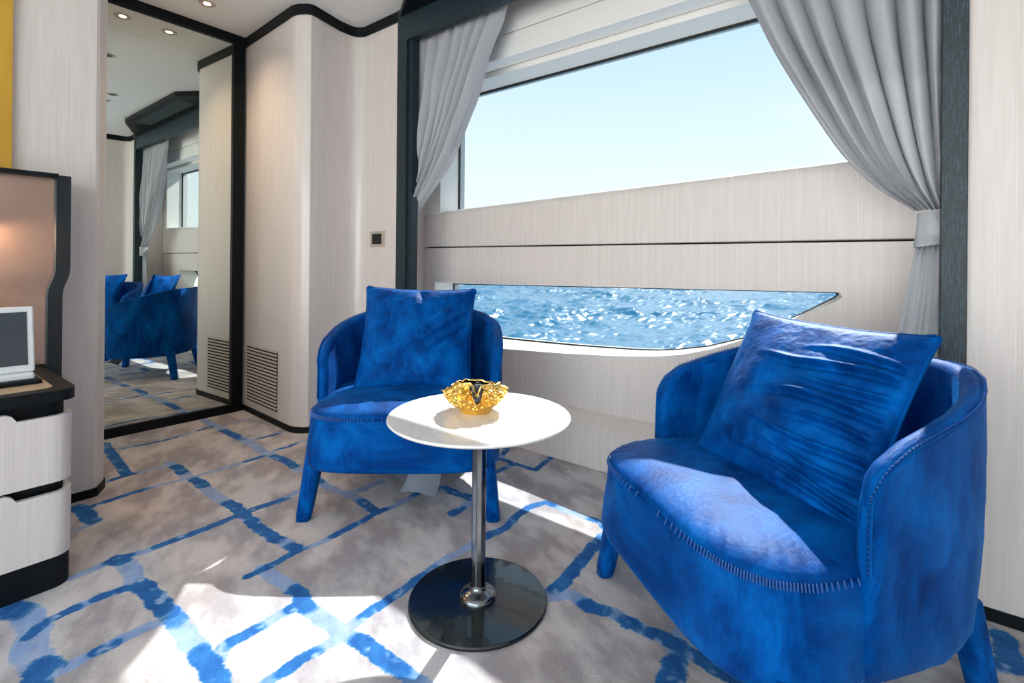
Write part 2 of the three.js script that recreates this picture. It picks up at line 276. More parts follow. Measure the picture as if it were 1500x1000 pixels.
// outer walls that close the room
structure(mesh('wall_far_right', box(FX1 - 0.1, FX1, 0, CEIL, -1.5, FZ1), M.veneer), 'end wall of the cabin', 'wall');
{
  const w = group('wall_rear'); structure(w, 'rear cabin wall with a wide window', 'wall');
  const z0 = FZ1 - 0.16, x0 = -2.716, x1 = FX1 - 0.1, a = -2.4, b = 2.2, lo = 0.25, hi = 2.3;
  mesh('panel_below', box(x0, x1, 0, lo, z0, FZ1), M.veneer, w); mesh('panel_above', box(x0, x1, hi, CEIL, z0, FZ1), M.veneer, w);
  mesh('panel_side', box(x0, a, lo, hi, z0, FZ1), M.veneer, w); mesh('panel_side', box(b, x1, lo, hi, z0, FZ1), M.veneer, w);
  const win = group('window_3'); structure(win, 'wide clear window in the rear wall', 'window');
  mesh('pane', new THREE.PlaneGeometry(b - a, hi - lo).translate((a + b) / 2, (lo + hi) / 2, FZ1 - 0.08), M.clear, win);
  for (const x of [a + 0.02, (a + b) / 2, b - 0.02]) mesh('mullion', box(x - 0.02, x + 0.02, lo, hi, FZ1 - 0.1, FZ1 - 0.06), M.black, win);
}
// the bay: panels round the two windows
const BX0 = -2.575, BX1 = 0.325;
const sillY = (x) => 1.351 + (x + 2.424) * 0.0308;
const UW = { x0: -2.424, x1: 0.235, top: 2.136 };
const lowerInner = [[-2.469, 0.882], [-2.469, 0.50], [-2.2, 0.495], [-1.892, 0.503], [-1.5, 0.522], [-1.159, 0.546], [-0.95, 0.568], [-0.814, 0.593], [-0.69, 0.631], [-0.577, 0.677], [-0.456, 0.734], [-0.216, 0.868], [-0.196, 0.888], [-0.206, 0.905]];
const lowerGlass = [[-2.462, 0.869], [-2.462, 0.535], [-2.2, 0.534], [-1.9, 0.536], [-1.456, 0.546], [-1.126, 0.560], [-0.978, 0.572], [-0.86, 0.592], [-0.742, 0.618], [-0.56, 0.681], [-0.343, 0.806], [-0.236, 0.874], [-0.222, 0.890], [-0.231, 0.901]];
const shapeOf = (pts) => new THREE.Shape(pts.map((p) => new THREE.Vector2(...p)));
const pathOf = (pts) => new THREE.Path(pts.map((p) => new THREE.Vector2(...p)));
{
  const w = group('wall_window'); structure(w, 'pale veneer bay wall holding the two windows', 'wall');
  const lower = shapeOf([[BX0, 0.24], [BX1, 0.24], [BX1, 1.098], [BX0, 1.108]]); lower.holes.push(pathOf(lowerInner));
  const lg = new THREE.ExtrudeGeometry(lower, { depth: 0.03, bevelEnabled: false, curveSegments: 8 }); lg.translate(0, 0, ZW - 0.03);
  mesh('lower_panel', metreUV(lg), M.veneer, w);
  // reveal of the lower opening, splayed to the smaller glass
  const rv = gridSurface(lowerInner.length, 1, (u, v, i) => { const a = lowerInner[i % lowerInner.length], b = lowerGlass[i % lowerInner.length]; return v === 0 ? [a[0], a[1], ZW - 0.001] : [b[0], b[1], ZG]; });
  mesh('lower_reveal', toCreasedNormals(rv, 0.5), M.reveal, w);
  const hull = shapeOf([[BX0, 0], [BX1, 0], [BX1, CEIL], [BX0, CEIL]]); hull.holes.push(pathOf(lowerGlass.map(([x, y]) => [x, y])));
  hull.holes.push(pathOf([[UW.x0, sillY(UW.x0) - 0.06], [UW.x1, sillY(UW.x1) - 0.06], [UW.x1, UW.top], [UW.x0, UW.top]]));
  const hg = new THREE.ExtrudeGeometry(hull, { depth: 0.06, bevelEnabled: false }); hg.translate(0, 0, ZG - 0.06);
  mesh('hull_plate', hg, M.reveal, w);
  // upper panel: proud, its head rounded back to the glass
  const prof = []; for (let i = 0; i <= 8; i++) { const a = i / 8 * Math.PI / 2; prof.push([Math.sin(a) * 0.05 - 0.05, Math.cos(a)]); }
  const up = gridSurface(24, 12, (u, v, i, j) => {
    const x = lerp(BX0, BX1, u), top = sillY(x), bot = lerp(1.116, 1.106, u), rad = 0.05;
    if (j === 0) return [x, bot, ZW - 0.03]; if (j === 1) return [x, bot, ZW + 0.004];
    if (j === 2) return [x, bot + 0.004, ZW + 0.008];
    if (j <= 10) { const a = (j - 3) / 7 * Math.PI / 2; return [x, top - rad + Math.sin(a) * rad, ZW + 0.008 - rad * 0.8 + Math.cos(a) * rad * 0.8]; }
    return [x, top - 0.002, j === 11 ? ZW - 0.1 : ZG + 0.0];
  });
  mesh('upper_panel', metreUV(toCreasedNormals(up, 0.7)), M.veneer, w);
  mesh('shadow_gap', box(BX0, BX1, 1.09, 1.13, ZW - 0.045, ZW - 0.032), M.gap, w);
  mesh('side_panel', box(BX0, UW.x0, 1.3, CEIL, ZG, ZW), M.reveal, w); mesh('side_panel', box(UW.x1, BX1, 1.4, CEIL, ZG, ZW), M.reveal, w);
  mesh('head_panel', box(UW.x0, UW.x1, UW.top, CEIL, ZG, ZW), M.reveal, w);
  // low plinth box with a sloping top
  const pl = gridSurface(1, 3, (u, v, i, j) => [lerp(BX0, BX1, u), [0, 0.205, 0.245, 0.25][j], [-2.212, -2.212, ZW + 0.02, ZW - 0.03][j]]);
  mesh('plinth', metreUV(toCreasedNormals(pl, 0.3)), M.veneer, w);

  const w1 = group('window_1'); structure(w1, 'large upper bay window showing pale sky', 'window');
  const g1 = [[UW.x0 - 0.01, 1.28], [UW.x1 + 0.01, 1.3], [UW.x1 + 0.01, UW.top + 0.01], [UW.x0 - 0.01, UW.top + 0.01]];
  mesh('pane', new THREE.ShapeGeometry(shapeOf(g1)).translate(0, 0, ZG - 0.012), M.tinted, w1);
  mesh('gasket', box(UW.x0, UW.x1, UW.top - 0.014, UW.top, ZG - 0.008, ZG + 0.004), M.gasket, w1);
  mesh('gasket', box(UW.x0, UW.x0 + 0.01, 1.33, UW.top - 0.014, ZG - 0.008, ZG + 0.004), M.gasket, w1);
  mesh('gasket', box(UW.x1 - 0.01, UW.x1, 1.36, UW.top - 0.014, ZG - 0.008, ZG + 0.004), M.gasket, w1);
  const w2 = group('window_2'); structure(w2, 'low bay window with a slanted end showing the sea', 'window');
  mesh('pane', new THREE.ShapeGeometry(shapeOf(lowerGlass.map(([x, y]) => [x + (x < -1.3 ? -0.005 : 0.005), y + (y > 0.85 ? 0.005 : -0.005)]))).translate(0, 0, ZG - 0.012), M.tinted, w2);
  const gs = [...lowerGlass].map(([x, y]) => [x, y, ZG + 0.001]); 
  const gk = []; for (let i = 0; i < gs.length; i++) { const a = new THREE.Vector3(...gs[i]), b = new THREE.Vector3(...gs[(i + 1) % gs.length]), t = b.clone().sub(a), L = t.length(); const q = new THREE.BoxGeometry(L + 0.004, 0.012, 0.012); q.rotateZ(Math.atan2(t.y, t.x)); q.translate((a.x + b.x) / 2, (a.y + b.y) / 2, ZG + 0.001); gk.push(q); }
  mesh('gasket', merge(gk), M.gasket, w2);
}
// dark posts, lintel and the ceiling soffit with its air grille
structure(mesh('trim_3', metreUV(mergeGeometries([box(-2.418, -2.335, 0, CEIL, -2.03, ZP), box(-2.335, -2.305, 0, 2.34, -2.03, ZP - 0.02)]), 2), M.ash), 'black ash post between the veneer wall and the left curtain', 'post');
structure(mesh('trim_4', metreUV(rbox(0.078, 0.138, 0, CEIL - 0.01, -2.03, ZP + 0.006, 0.003), 2), M.ash), 'dark ash post between the right curtain and the wall', 'post');
structure(mesh('trim_5', metreUV(box(-2.335, 0.078, 2.325, CEIL, -2.0, ZP), 2), M.ash), 'black ash lintel over the curtains', 'lintel');
{
  const s = group('ceiling_soffit', [0, 0, 0]); tag(s, 'black angled ceiling soffit with a slatted air grille over the bay', 'soffit');
  const outer = [[-2.40, -1.962], [-1.955, -1.69], [-0.545, -1.69], [-0.05, -1.90], [0.075, -1.962]];
  const hole = [[-1.86, -1.89], [-1.86, -1.745], [-0.62, -1.745], [-0.62, -1.89]];
  const sh = shapeOf(outer.map(([x, z]) => [x, -z])); sh.holes.push(pathOf(hole.map(([x, z]) => [x, -z])));
  const g = new THREE.ExtrudeGeometry(sh, { depth: 0.045, bevelEnabled: false }); g.rotateX(-Math.PI / 2); g.translate(0, CEIL - 0.046, 0);
  mesh('soffit_board', metreUV(g, 2), M.black, s);
  mesh('grille_back', box(-1.87, -0.61, CEIL - 0.006, CEIL - 0.001, -1.9, -1.735), M.gap, s);
  for (let i = 0; i < 6; i++) mesh('slat', box(-1.86, -0.62, CEIL - 0.045, CEIL - 0.03, -1.884 + i * 0.026, -1.876 + i * 0.026), M.grille, s);
  for (let i = 1; i < 4; i++) mesh('crossbar', box(-1.86 + i * 0.31 - 0.006, -1.86 + i * 0.31 + 0.006, CEIL - 0.048, CEIL - 0.045, -1.89, -1.745), M.grille, s);
}
// roller blind cassette above the upper window
{
  const b = group('roller_blind', [0, 0, 0]); tag(b, 'white roller blind cassette across the top of the upper window', 'blind');
  mesh('cassette', rbox(-2.40, 0.22, 2.30, CEIL - 0.005, -2.325, -2.207, 0.006), M.white, b);
  mesh('fascia', rbox(-2.40, 0.22, 2.168, 2.298, -2.325, -2.212, 0.006), M.white, b);
}
// ---------------------------------------------------------------- the sea
{
  const r = seeded(31), waves = [];
  for (let i = 0; i < 46; i++) { const L = 0.55 * Math.pow(16, Math.pow(r(), 1.25)), a = -0.5 + (r() - 0.5) * 2.1; waves.push([Math.cos(a) * TAU / L, Math.sin(a) * TAU / L, 0.016 * Math.pow(L, 0.75), r() * TAU]); }
  const height = (x, z) => { let h = 0; const gust = 0.75 + 0.5 * n2(x * 0.06, z * 0.06); for (const [kx, kz, A, p] of waves) { const s = Math.sin(kx * x + kz * z + p + n2(x * 0.11, z * 0.11) * 1.4); h += A * (1 - 2 * Math.pow(Math.abs(s * 0.5 + 0.5 - 1), 1.0) * 0.5) * (s > 0 ? 1.25 * s : s); } return h * gust; };
  const NR = 560, NA = 760, sea0 = -2.3;
  const g = gridSurface(NA, NR, (u, v) => {
    const rad = 6 * Math.pow(170 / 6, v), a = lerp(-160, -20, u) * Math.PI / 180, x = -0.8 + Math.cos(a) * rad, z = Math.sin(a) * rad;
    return [x, sea0 + height(x, z) * (1 - smooth(120, 170, rad)), z];
  }, (u, v, p) => [p[0] * 0.5, p[2] * 0.5]);
  g.setIndex(Array.from(g.index.array).reverse()); g.computeVertexNormals();
  const far = new THREE.RingGeometry(168, 3000, 96, 3); far.rotateX(-Math.PI / 2); far.translate(-0.8, sea0 - 0.03, 0);
  M.sea = new THREE.MeshPhysicalMaterial({ color: new THREE.Color(0.001, 0.12, 0.225), roughness: 0.23, ior: 1.33, specularIntensity: 0.8 });
  const s = mesh('sea', merge([g, far]), M.sea); s.userData.kind = 'stuff'; tag(s, 'choppy blue sea glittering in the sun outside the windows', 'sea');
}

// ---------------------------------------------------------------- curtains
const clothMap = texture(256, 256, (u, v, i, j) => { const k = ((i % 2) ^ (j % 2) ? 3 : -3) + n2(i * 0.7, j * 0.7) * 3; return [178 + k, 179 + k, 183 + k]; }, true, [60, 60]);
M.curtain = new THREE.MeshPhysicalMaterial({ map: clothMap, roughness: 0.95, transmission: 0.12, thickness: 0, side: THREE.DoubleSide, sheen: 0.2, sheenRoughness: 0.5 });
M.hem = new THREE.MeshStandardMaterial({ color: 0xc9bba6, roughness: 0.9, side: THREE.DoubleSide });
function interp(list, y) { for (let i = 0; i < list.length - 1; i++) { const [y0, x0] = list[i], [y1, x1] = list[i + 1]; if ((y <= y0 && y >= y1)) return lerp(x0, x1, (y0 - y) / (y0 - y1)); } return y > list[0][0] ? list[0][1] : list[list.length - 1][1]; }
function smoothInterp(list) { const c = new THREE.CatmullRomCurve3(list.map(([y, x]) => new THREE.Vector3(x, y, 0)), false, 'centripetal'), p = c.getPoints(160).map((q) => [q.y, q.x]); return (y) => interp(p, y); }
function curtain(name, label, edge, outerX, tieY, tieX, flare, folds, seed, side) {
  const c = group(name, [outerX, 0, -2.06]); tag(c, label, 'curtain', 'curtains of the bay window');
  const xi = smoothInterp(edge), top = edge[0][0], r = seeded(seed);
  const cells = [], tailFold = (q) => Math.sin(q * 4 + seed) * 0.8; let acc = 0; for (let i = 0; i < folds; i++) { const w = 0.6 + r() * 0.9; cells.push([acc, acc + w, 0.75 + r() * 0.5]); acc += w; } cells.forEach((q) => { q[0] /= acc; q[1] /= acc; });
  const fold = (s) => { for (const [a, b, k] of cells) if (s <= b + 1e-9) { const t = (s - a) / (b - a); return (Math.pow(Math.sin(Math.PI * t), 0.75) * 2 - 1) * k; } return -1; };
  const z0 = 0;
  const body = gridSurface(420, 130, (u, v) => {
    const y = lerp(top, tieY, v), w = xi(y) - outerX, g = smooth(0, 0.07, v), lean = 0.022 * Math.pow(v, 1.4) * Math.sin(u * 9 + v * 3);
    const s = u, spread = Math.pow(s, lerp(1, 0.8, v)), amp = lerp(0.026, 0.046, smooth(0, 0.5, v)) * lerp(1, 0.42, smooth(0.6, 1, v));
    const x = spread * w + Math.sin(u * folds * TAU + v * 4) * 0.006 * smooth(0.15, 0.6, v) * (1 - smooth(0.85, 1, v)) * (u > 0.02 && u < 0.98 ? 1 : 0);
    const fz = fold(s) * amp * lerp(0.55, 1, g) + lean + Math.sin(u * 60) * 0.005 * (1 - g) + n2(u * 5 + seed, v * 3) * 0.008;
    return [x, y, z0 + fz + 0.02 * smooth(0.3, 1, v)];
  });
  mesh('drape', body, M.curtain, c);
  // heading tape and hem edge
  const tieT = tieY, tieB = tieY - 0.105;
  const tail = gridSurface(160, 60, (u, v) => {
    const y = lerp(tieB + 0.012, 0.015, v), w = (flare(y) - outerX), amp = lerp(0.012, 0.010, smooth(0, 0.3, v));
    return [u * w, y, z0 + 0.02 + lerp(fold(u), tailFold(u), smooth(0, 0.05, v)) * amp + n2(u * 4 + seed, v * 2 + 7) * 0.008];
  });
  mesh('drape_tail', tail, M.curtain, c);
  const w = tieX - outerX, band = [];
  const bandGeo = gridSurface(40, 6, (u, v) => { const a = u * TAU, dx = w / 2 + 0.002, x = w / 2 + Math.sign(Math.cos(a)) * Math.pow(Math.abs(Math.cos(a)), 0.55) * dx, z = 0.02 + Math.sign(Math.sin(a)) * Math.pow(Math.abs(Math.sin(a)), 0.6) * 0.038; const sk = (x / w) * 0.016; return [x - side * v * 0.008 * (x / w), lerp(tieT + 0.004, tieB, v) - sk + (v < 0.5 ? 0 : sk * 0.2), z]; });
  mesh('tie_band', weld(bandGeo), M.curtain, c);
  return c;
}
curtain('curtain', 'grey curtain tied back beside the black ash post near the veneer wall', [[2.37, -1.66], [2.2, -1.765], [2.033, -1.85], [1.827, -1.949], [1.579, -2.108], [1.4, -2.27], [1.317, -2.335], [1.255, -2.368], [1.19, -2.366]], -2.415, 1.19, -2.366, (y) => interp([[1.1, -2.362], [1.03, -2.323], [0.8, -2.335], [0, -2.32]], y), 7, 3, -1);
curtain('curtain', 'grey curtain swept to the dark post behind the cushion of the armchair by the wall', [[2.37, -0.63], [2.2, -0.56], [2.011, -0.482], [1.808, -0.398], [1.586, -0.287], [1.37, -0.164], [1.253, -0.066], [1.2, 0.0], [1.183, 0.018]], 0.1, 1.183, 0.022, (y) => interp([[1.1, 0.028], [0.776, -0.025], [0, -0.11]], y), 7, 8, 1);
tag(mesh('curtain_rail', rbox(-2.40, 0.074, 2.372, 2.39, -2.075, -2.045, 0.004), M.black), 'slim black curtain rail behind the lintel', 'rail');

// ---------------------------------------------------------------- velvet armchairs
const velvetMap = mirrored(texture(1024, 1024, (u, v, i, j) => {
  const a = fbm2(u * 2.6, v * 2.6, 3), b = fbm2(u * 9 + 20 + a, v * 6, 3), c = fbm2(u * 30 + 5, v * 18 + b * 2, 3), k = clamp(0.6 + a * 0.55 + b * 0.36 + c * 0.16), f = n2(i * 0.9, j * 0.9) * 3;
  return [0, lerp(36, 92, k) + f, lerp(96, 172, k) + f * 1.3];
}));
const velvetBump = mirrored(texture(512, 512, (u, v, i, j) => 128 + n2(i * 0.8, j * 0.8) * 45 + n2(i * 0.06, j * 0.06) * 50, false));
M.velvet = new THREE.MeshPhysicalMaterial({ map: velvetMap, bumpMap: velvetBump, bumpScale: 0.0012, roughness: 0.55, sheen: 0.8, sheenRoughness: 0.45, sheenColor: new THREE.Color(0.02, 0.32, 0.8), specularIntensity: 0.45, specularColor: new THREE.Color(0.12, 0.42, 1.0), side: THREE.DoubleSide });
M.thread = new THREE.MeshPhysicalMaterial({ color: 0x134c95, roughness: 0.6, sheen: 0.6, sheenColor: new THREE.Color(0.3, 0.5, 0.9) });
M.lining = new THREE.MeshPhysicalMaterial({ color: 0x7d838c, roughness: 0.6, side: THREE.DoubleSide });

const se = (t, n) => Math.sign(t) * Math.pow(Math.abs(t), 2 / n);
const backOutline = (a) => [0.4 * se(Math.cos(a), 2.5), 0.05 + 0.425 * se(Math.sin(a), 2.5)];   // a in pi..2pi is the round of the back
const taper = (y) => 0.962 + 0.038 * smooth(0.17, 0.5, y);
function chairGeometry() {
  // plan path of the shell, from one arm front round the back to the other
  const path = []; const zFront = 0.142;
  const ends = [0, 0.002, 0.005, 0.009, 0.014, 0.02, 0.028, 0.036];
  for (const q of ends) path.push([-0.4, zFront - q]);
  for (let i = 0; i <= 90; i++) path.push(backOutline(Math.PI + i / 90 * Math.PI));
  for (const q of [...ends].reverse()) path.push([0.4, zFront - q]);
  const n = path.length, len = [0]; for (let i = 1; i < n; i++) len.push(len[i - 1] + Math.hypot(path[i][0] - path[i - 1][0], path[i][1] - path[i - 1][1]));
  const nor = path.map((_, i) => { const a = path[Math.max(0, i - 1)], b = path[Math.min(n - 1, i + 1)], dx = b[0] - a[0], dz = b[1] - a[1], l = Math.hypot(dx, dz); return [dz / l, -dx / l]; }); // inward
  const T0 = 0.044;
  const info = path.map((p, i) => {
    const d = Math.min(len[i], len[n - 1] - len[i]), r = 0.085, h0 = 0.632 + 0.138 * Math.pow(clamp((zFront - p[1]) / 0.46), 0.9);
    const h = d < r ? h0 - r + Math.sqrt(Math.max(0, r * r - (r - d) * (r - d))) : h0, T = d < 0.03 ? T0 * (0.25 + 0.75 * Math.sqrt(Math.max(0, 1 - Math.pow(1 - d / 0.03, 2)))) : T0;
    return { h, T };
  });
  // outward side of nor must point away from the centre
  const inward = path.map((p, i) => { const v = nor[i]; return v[0] * -p[0] + v[1] * (0.05 - p[1]) > 0 ? v : [-v[0], -v[1]]; });
  const sect = 34;
  const at = (i, k) => {
    const [px, pz] = path[i], { h, T } = info[i], c0 = (T0 - T) / 2; let off, y;
    if (k <= 14) { y = lerp(0.2, h - T / 2, k / 14); off = c0 + (k === 0 ? 0.012 : 0); }
    else if (k <= 24) { const a = (k - 14) / 10 * Math.PI; y = h - T / 2 + Math.sin(a) * T / 2; off = c0 + T / 2 - Math.cos(a) * T / 2; }
    else { y = lerp(h - T / 2, 0.36, (k - 24) / (sect - 24)); off = c0 + T + 0.006 * Math.sin((k - 24) / (sect - 24) * Math.PI); }
    const s = taper(y), q = [px * s, (pz - 0.1) * s + 0.1], wob = 0.0022 * n3(px * 14, y * 14, pz * 14);
    return [q[0] + inward[i][0] * (off + wob), y, q[1] + inward[i][1] * (off + wob)];
  };
  const shell = gridSurface(n - 1, sect, (u, v, i, k) => at(i, k), (u, v, p) => [len[Math.round(u * (n - 1))] * 1.6, v * 1.1]);
  const capEnds = []; for (const i of [0, n - 1]) { const pos = [], uv = []; for (let k = 0; k < sect / 2; k++) { const a = at(i, k), b = at(i, k + 1), c = at(i, sect - k - 1), d = at(i, sect - k); pos.push(...a, ...b, ...c, ...a, ...c, ...d); for (let m = 0; m < 6; m++) uv.push(0.3 + m * 0.01, a[1]); } const g = new THREE.BufferGeometry(); g.setAttribute('position', new THREE.Float32BufferAttribute(pos, 3)); g.setAttribute('uv', new THREE.Float32BufferAttribute(uv, 2)); g.computeVertexNormals(); capEnds.push(g); }
  // welt along the outer rim with its stitches
  const rim = []; for (let i = 1; i < n - 1; i++) { const a = at(i, 16); rim.push([a[0] - inward[i][0] * 0.002, a[1] + 0.001, a[2] - inward[i][1] * 0.002]); }
  rim.unshift([rim[0][0], 0.42, rim[0][2] + 0.004]); rim.push([rim[rim.length - 1][0], 0.42, rim[rim.length - 1][2] + 0.004]);
  const welt = tube(rim, 0.0042, 260, 6);
  const curve = new THREE.CatmullRomCurve3(rim.map((p) => new THREE.Vector3(...p)), false, 'centripetal'), st = [];
  const N = 190; for (let i = 0; i < N; i++) { const p = curve.getPointAt((i + 0.5) / N), t = curve.getTangentAt((i + 0.5) / N), c = new THREE.Vector3(-p.x, 0, 0.05 - p.z).normalize(); const q = new THREE.CapsuleGeometry(0.0016, 0.011, 1, 5); const up = new THREE.Vector3().crossVectors(t, c).normalize(); q.applyQuaternion(new THREE.Quaternion().setFromUnitVectors(new THREE.Vector3(0, 1, 0), up.multiplyScalar(0.6).add(c.multiplyScalar(0.5)).normalize())); q.translate(p.x + c.x * 0.002, p.y + 0.003, p.z + c.z * 0.002); st.push(q); }
  // skirt and seat share one closed outline: round back, squarer bowed front
  const outline = (a, s, nx = 4.4, nz = 4.0) => { const sn = Math.sin(a), c = Math.cos(a); if (sn <= 0) { const [x, z] = backOutline(a); return [x * s * 0.955, (z - 0.05) * s * 0.93 + 0.05]; } const k = smooth(0, 0.35, sn); return [0.392 * se(c, lerp(2.5, nx, k)) * s * lerp(0.955, 0.985, k), 0.05 + 0.342 * se(sn, lerp(2.5, nz, k)) * s]; };
  const rings = [[0.5, 0.206], [0.93, 0.203], [0.958, 0.206], [0.968, 0.217], [0.976, 0.245], [0.986, 0.29], [0.996, 0.34], [1.0, 0.375], [0.997, 0.392], [0.988, 0.400], [0.97, 0.401]], flareAt = (y, a) => 1 + 0.085 * smooth(0.4, 0.18, y) * smooth(0.0, 0.3, Math.sin(a));
  const skirt = weld(gridSurface(150, rings.length - 1, (u, v, i, j) => { const [s, y] = rings[j], a = u * TAU, [x, z] = outline(a, s * flareAt(y, a)), w = 0.003 * n3(x * 9, y * 9, z * 9 + 3) * (j > 2 ? 1 : 0), pk = (j > 4 && Math.sin(a) > 0.3) ? 0.0016 * Math.sin(u * 700) * smooth(0.29, 0.4, y) : 0; return [x * (1 + w + pk), y, z + (z > 0.1 ? w + pk : 0)]; }, (u, v, p) => [u * 3.2, p[1] * 1.6]));
  const seatRings = [[0.972, 0.396], [0.984, 0.405], [0.978, 0.415], [0.955, 0.424], [0.91, 0.433], [0.84, 0.440], [0.72, 0.447], [0.56, 0.451], [0.4, 0.453], [0.2, 0.454], [0.001, 0.454]];
  const seat = weld(gridSurface(150, seatRings.length - 1, (u, v, i, j) => { const [s, y] = seatRings[j], a = u * TAU, [x, z] = outline(a, s), w = 0.004 * n3(x * 6 + 5, 0, z * 6), pk = Math.sin(a) > 0.2 && s > 0.88 ? 0.0014 * Math.sin(u * 700) : 0; return [x, y + (s < 0.95 ? w : 0) + pk, z]; }, (u, v, p) => [p[0] * 1.6 + 0.3, p[2] * 1.6]));
  // seam stitches round the front of the seat
  const ss = [], NS = 118; for (let i = 0; i < NS; i++) { const a = lerp(-0.02, Math.PI + 0.02, (i + 0.5) / NS), [x, z] = outline(a, 0.995), [xo, zo] = outline(a, 1.02), o = new THREE.Vector3(xo - x, 0, zo - z).normalize(); const q = new THREE.CapsuleGeometry(0.0019, 0.012, 1, 5); q.applyQuaternion(new THREE.Quaternion().setFromUnitVectors(new THREE.Vector3(0, 1, 0), new THREE.Vector3(-o.x * 0.55, 1, -o.z * 0.55).normalize())); q.translate(x + o.x * 0.002, 0.404, z + o.z * 0.002); ss.push(q); }
  const leg = (x, z, x2, z2, y1) => { const g = gridSurface(24, 12, (u, v, i, j) => { const t = j === 0 ? 0 : j === 12 ? 1 : (j - 1) / 10, a = u * TAU, r = (j === 0 || j === 12) ? 0.001 : lerp(0.029, 0.036, t) * (j === 1 ? 0.93 : 1), y = lerp(0, y1, t); return [lerp(x2, x, t) + se(Math.cos(a), 2.7) * r, y, lerp(z2, z, t) + se(Math.sin(a), 2.7) * r * 0.9]; }); return weld(g); };
  return { shell: mergeGeometries([strip(shell), ...capEnds.map(strip)]), welt, stitch: merge(st), skirt, seat, seam: merge(ss), legs: [leg(-0.338, 0.304, -0.37, 0.336, 0.24), leg(0.338, 0.304, 0.37, 0.336, 0.24), leg(-0.255, -0.28, -0.278, -0.325, 0.235), leg(0.255, -0.28, 0.278, -0.325, 0.235)] };
}
const CG = chairGeometry();
function armchair(label, pos, turn) {
  const c = group('velvet_armchair', pos, turn); tag(c, label, 'armchair', 'velvet armchairs at the table');
  mesh('shell', CG.shell, M.velvet, c); mesh('rim_welt', CG.welt, M.velvet, c);
  const rs = mesh('rim_stitching', CG.stitch, M.thread, c); rs.userData.kind = 'stuff';
  mesh('skirt', CG.skirt, M.velvet, c); mesh('seat', CG.seat, M.velvet, c);
  const s = mesh('seam_stitching', CG.seam, M.thread, c); s.userData.kind = 'stuff';
  for (const g of CG.legs) mesh('leg', g, M.velvet, c);
  return c;
}
const chairL = armchair('blue velvet tub armchair behind the round table, near the mirror', [-1.772, 0, -1.552], 0.68);
const chairR = armchair('blue velvet tub armchair beside the dark ash post, its cushion deeply creased', [-0.268, 0, -1.52], -0.667);
// loose lining flap hanging under the chair by the mirror
{
  const f = gridSurface(16, 14, (u, v) => [0.02 + u * 0.13 + 0.03 * v - 0.05 * v * v, 0.19 - v * 0.09 - 0.03 * u * v + 0.012 * Math.sin(u * 4), 0.25 + 0.05 * v * v + 0.02 * Math.sin(u * 3 + v)]);
  const m = mesh('lining_flap', f, M.lining, chairL); m.userData.label = 'loose grey lining flap hanging under the seat';
}
// square cushions
function cushionGeometry(hs, T, crease, seed, vs = 1) {
  const N = 150; const face = (sgn) => gridSurface(N, N, (a, b) => {
    const u = a * 2 - 1, v = b * 2 - 1, eu = 1 - u * u, ev = 1 - v * v;
    const x = hs * u * (1 - 0.06 * ev * Math.abs(u) ** 3), y = vs * hs * v * (1 - 0.06 * eu * Math.abs(v) ** 3);
    let t = T * Math.pow(Math.max(0, eu), 0.55) * Math.pow(Math.max(0, ev), 0.55) * (0.9 + 0.12 * n2(u * 1.3 + seed, v * 1.3));
    if (sgn > 0) t += crease(u, v) * smooth(0, 0.25, eu) * smooth(0, 0.25, ev) + 0.0018 * fbm2(u * 5 + seed, v * 5, 3) * smooth(0, 0.2, Math.min(eu, ev));
    return [x, y, sgn * (t + 0.004)];
  }, (a, b) => [a * 0.9 * sgn, b * 0.9]);
  const f = face(1), bk = face(-1); bk.setIndex(Array.from(bk.index.array).reverse()); bk.computeVertexNormals();
  const edge = []; for (let i = 0; i <= N; i++) edge.push([i / N * 2 - 1, -1]); for (let i = 1; i <= N; i++) edge.push([1, i / N * 2 - 1]); for (let i = 1; i <= N; i++) edge.push([1 - i / N * 2, 1]); for (let i = 1; i < N; i++) edge.push([-1, 1 - i / N * 2]);
  const seam = tube(edge.filter((_, i) => i % 10 === 0).map(([u, v]) => [hs * u * (1 - 0.06 * (1 - v * v) * Math.abs(u) ** 3), vs * hs * v * (1 - 0.06 * (1 - u * u) * Math.abs(v) ** 3), 0]), 0.0055, 200, 6, true);
  return { body: merge([f, bk]), seam };
}
function cushion(name, label, chair, geo, local, lean, roll, yaw = 0) {
  const g = group(name); tag(g, label, 'cushion', 'velvet cushions on the armchairs');
  mesh('cover', geo.body, M.velvet, g); mesh('edge_seam', geo.seam, M.velvet, g);
  chair.updateMatrixWorld(); const p = new THREE.Vector3(...local).applyMatrix4(chair.matrixWorld); g.position.copy(p);
  g.rotation.set(-lean, chair.rotation.y + yaw, roll, 'YXZ'); return g;
}
const ridge = (x, w) => Math.exp(-(x * x) / (w * w));
const creaseR = (u, v) => { let c = 0; for (const [v0, k, w, a] of [[0.62, 0.10, 0.035, 1], [0.44, 0.16, 0.04, 1.3], [0.24, 0.12, 0.035, 1.1], [0.05, 0.2, 0.04, 1.4], [-0.14, 0.05, 0.03, 1], [-0.34, -0.06, 0.035, 1.2], [-0.52, -0.1, 0.04, 1.4], [-0.68, -0.16, 0.03, 1.1], [-0.82, -0.12, 0.03, 1]]) { const line = v0 + k * 0.35 * Math.sin(u * 1.6) + 0.022 * Math.sin(u * 5 + v0 * 9); c += a * 0.015 * (ridge(v - line, w * 0.7) - 0.7 * ridge(v - line + 0.06, w)) * smooth(-0.35, 0.55, u + 0.25 * Math.sin(v0 * 17)); } return c; };
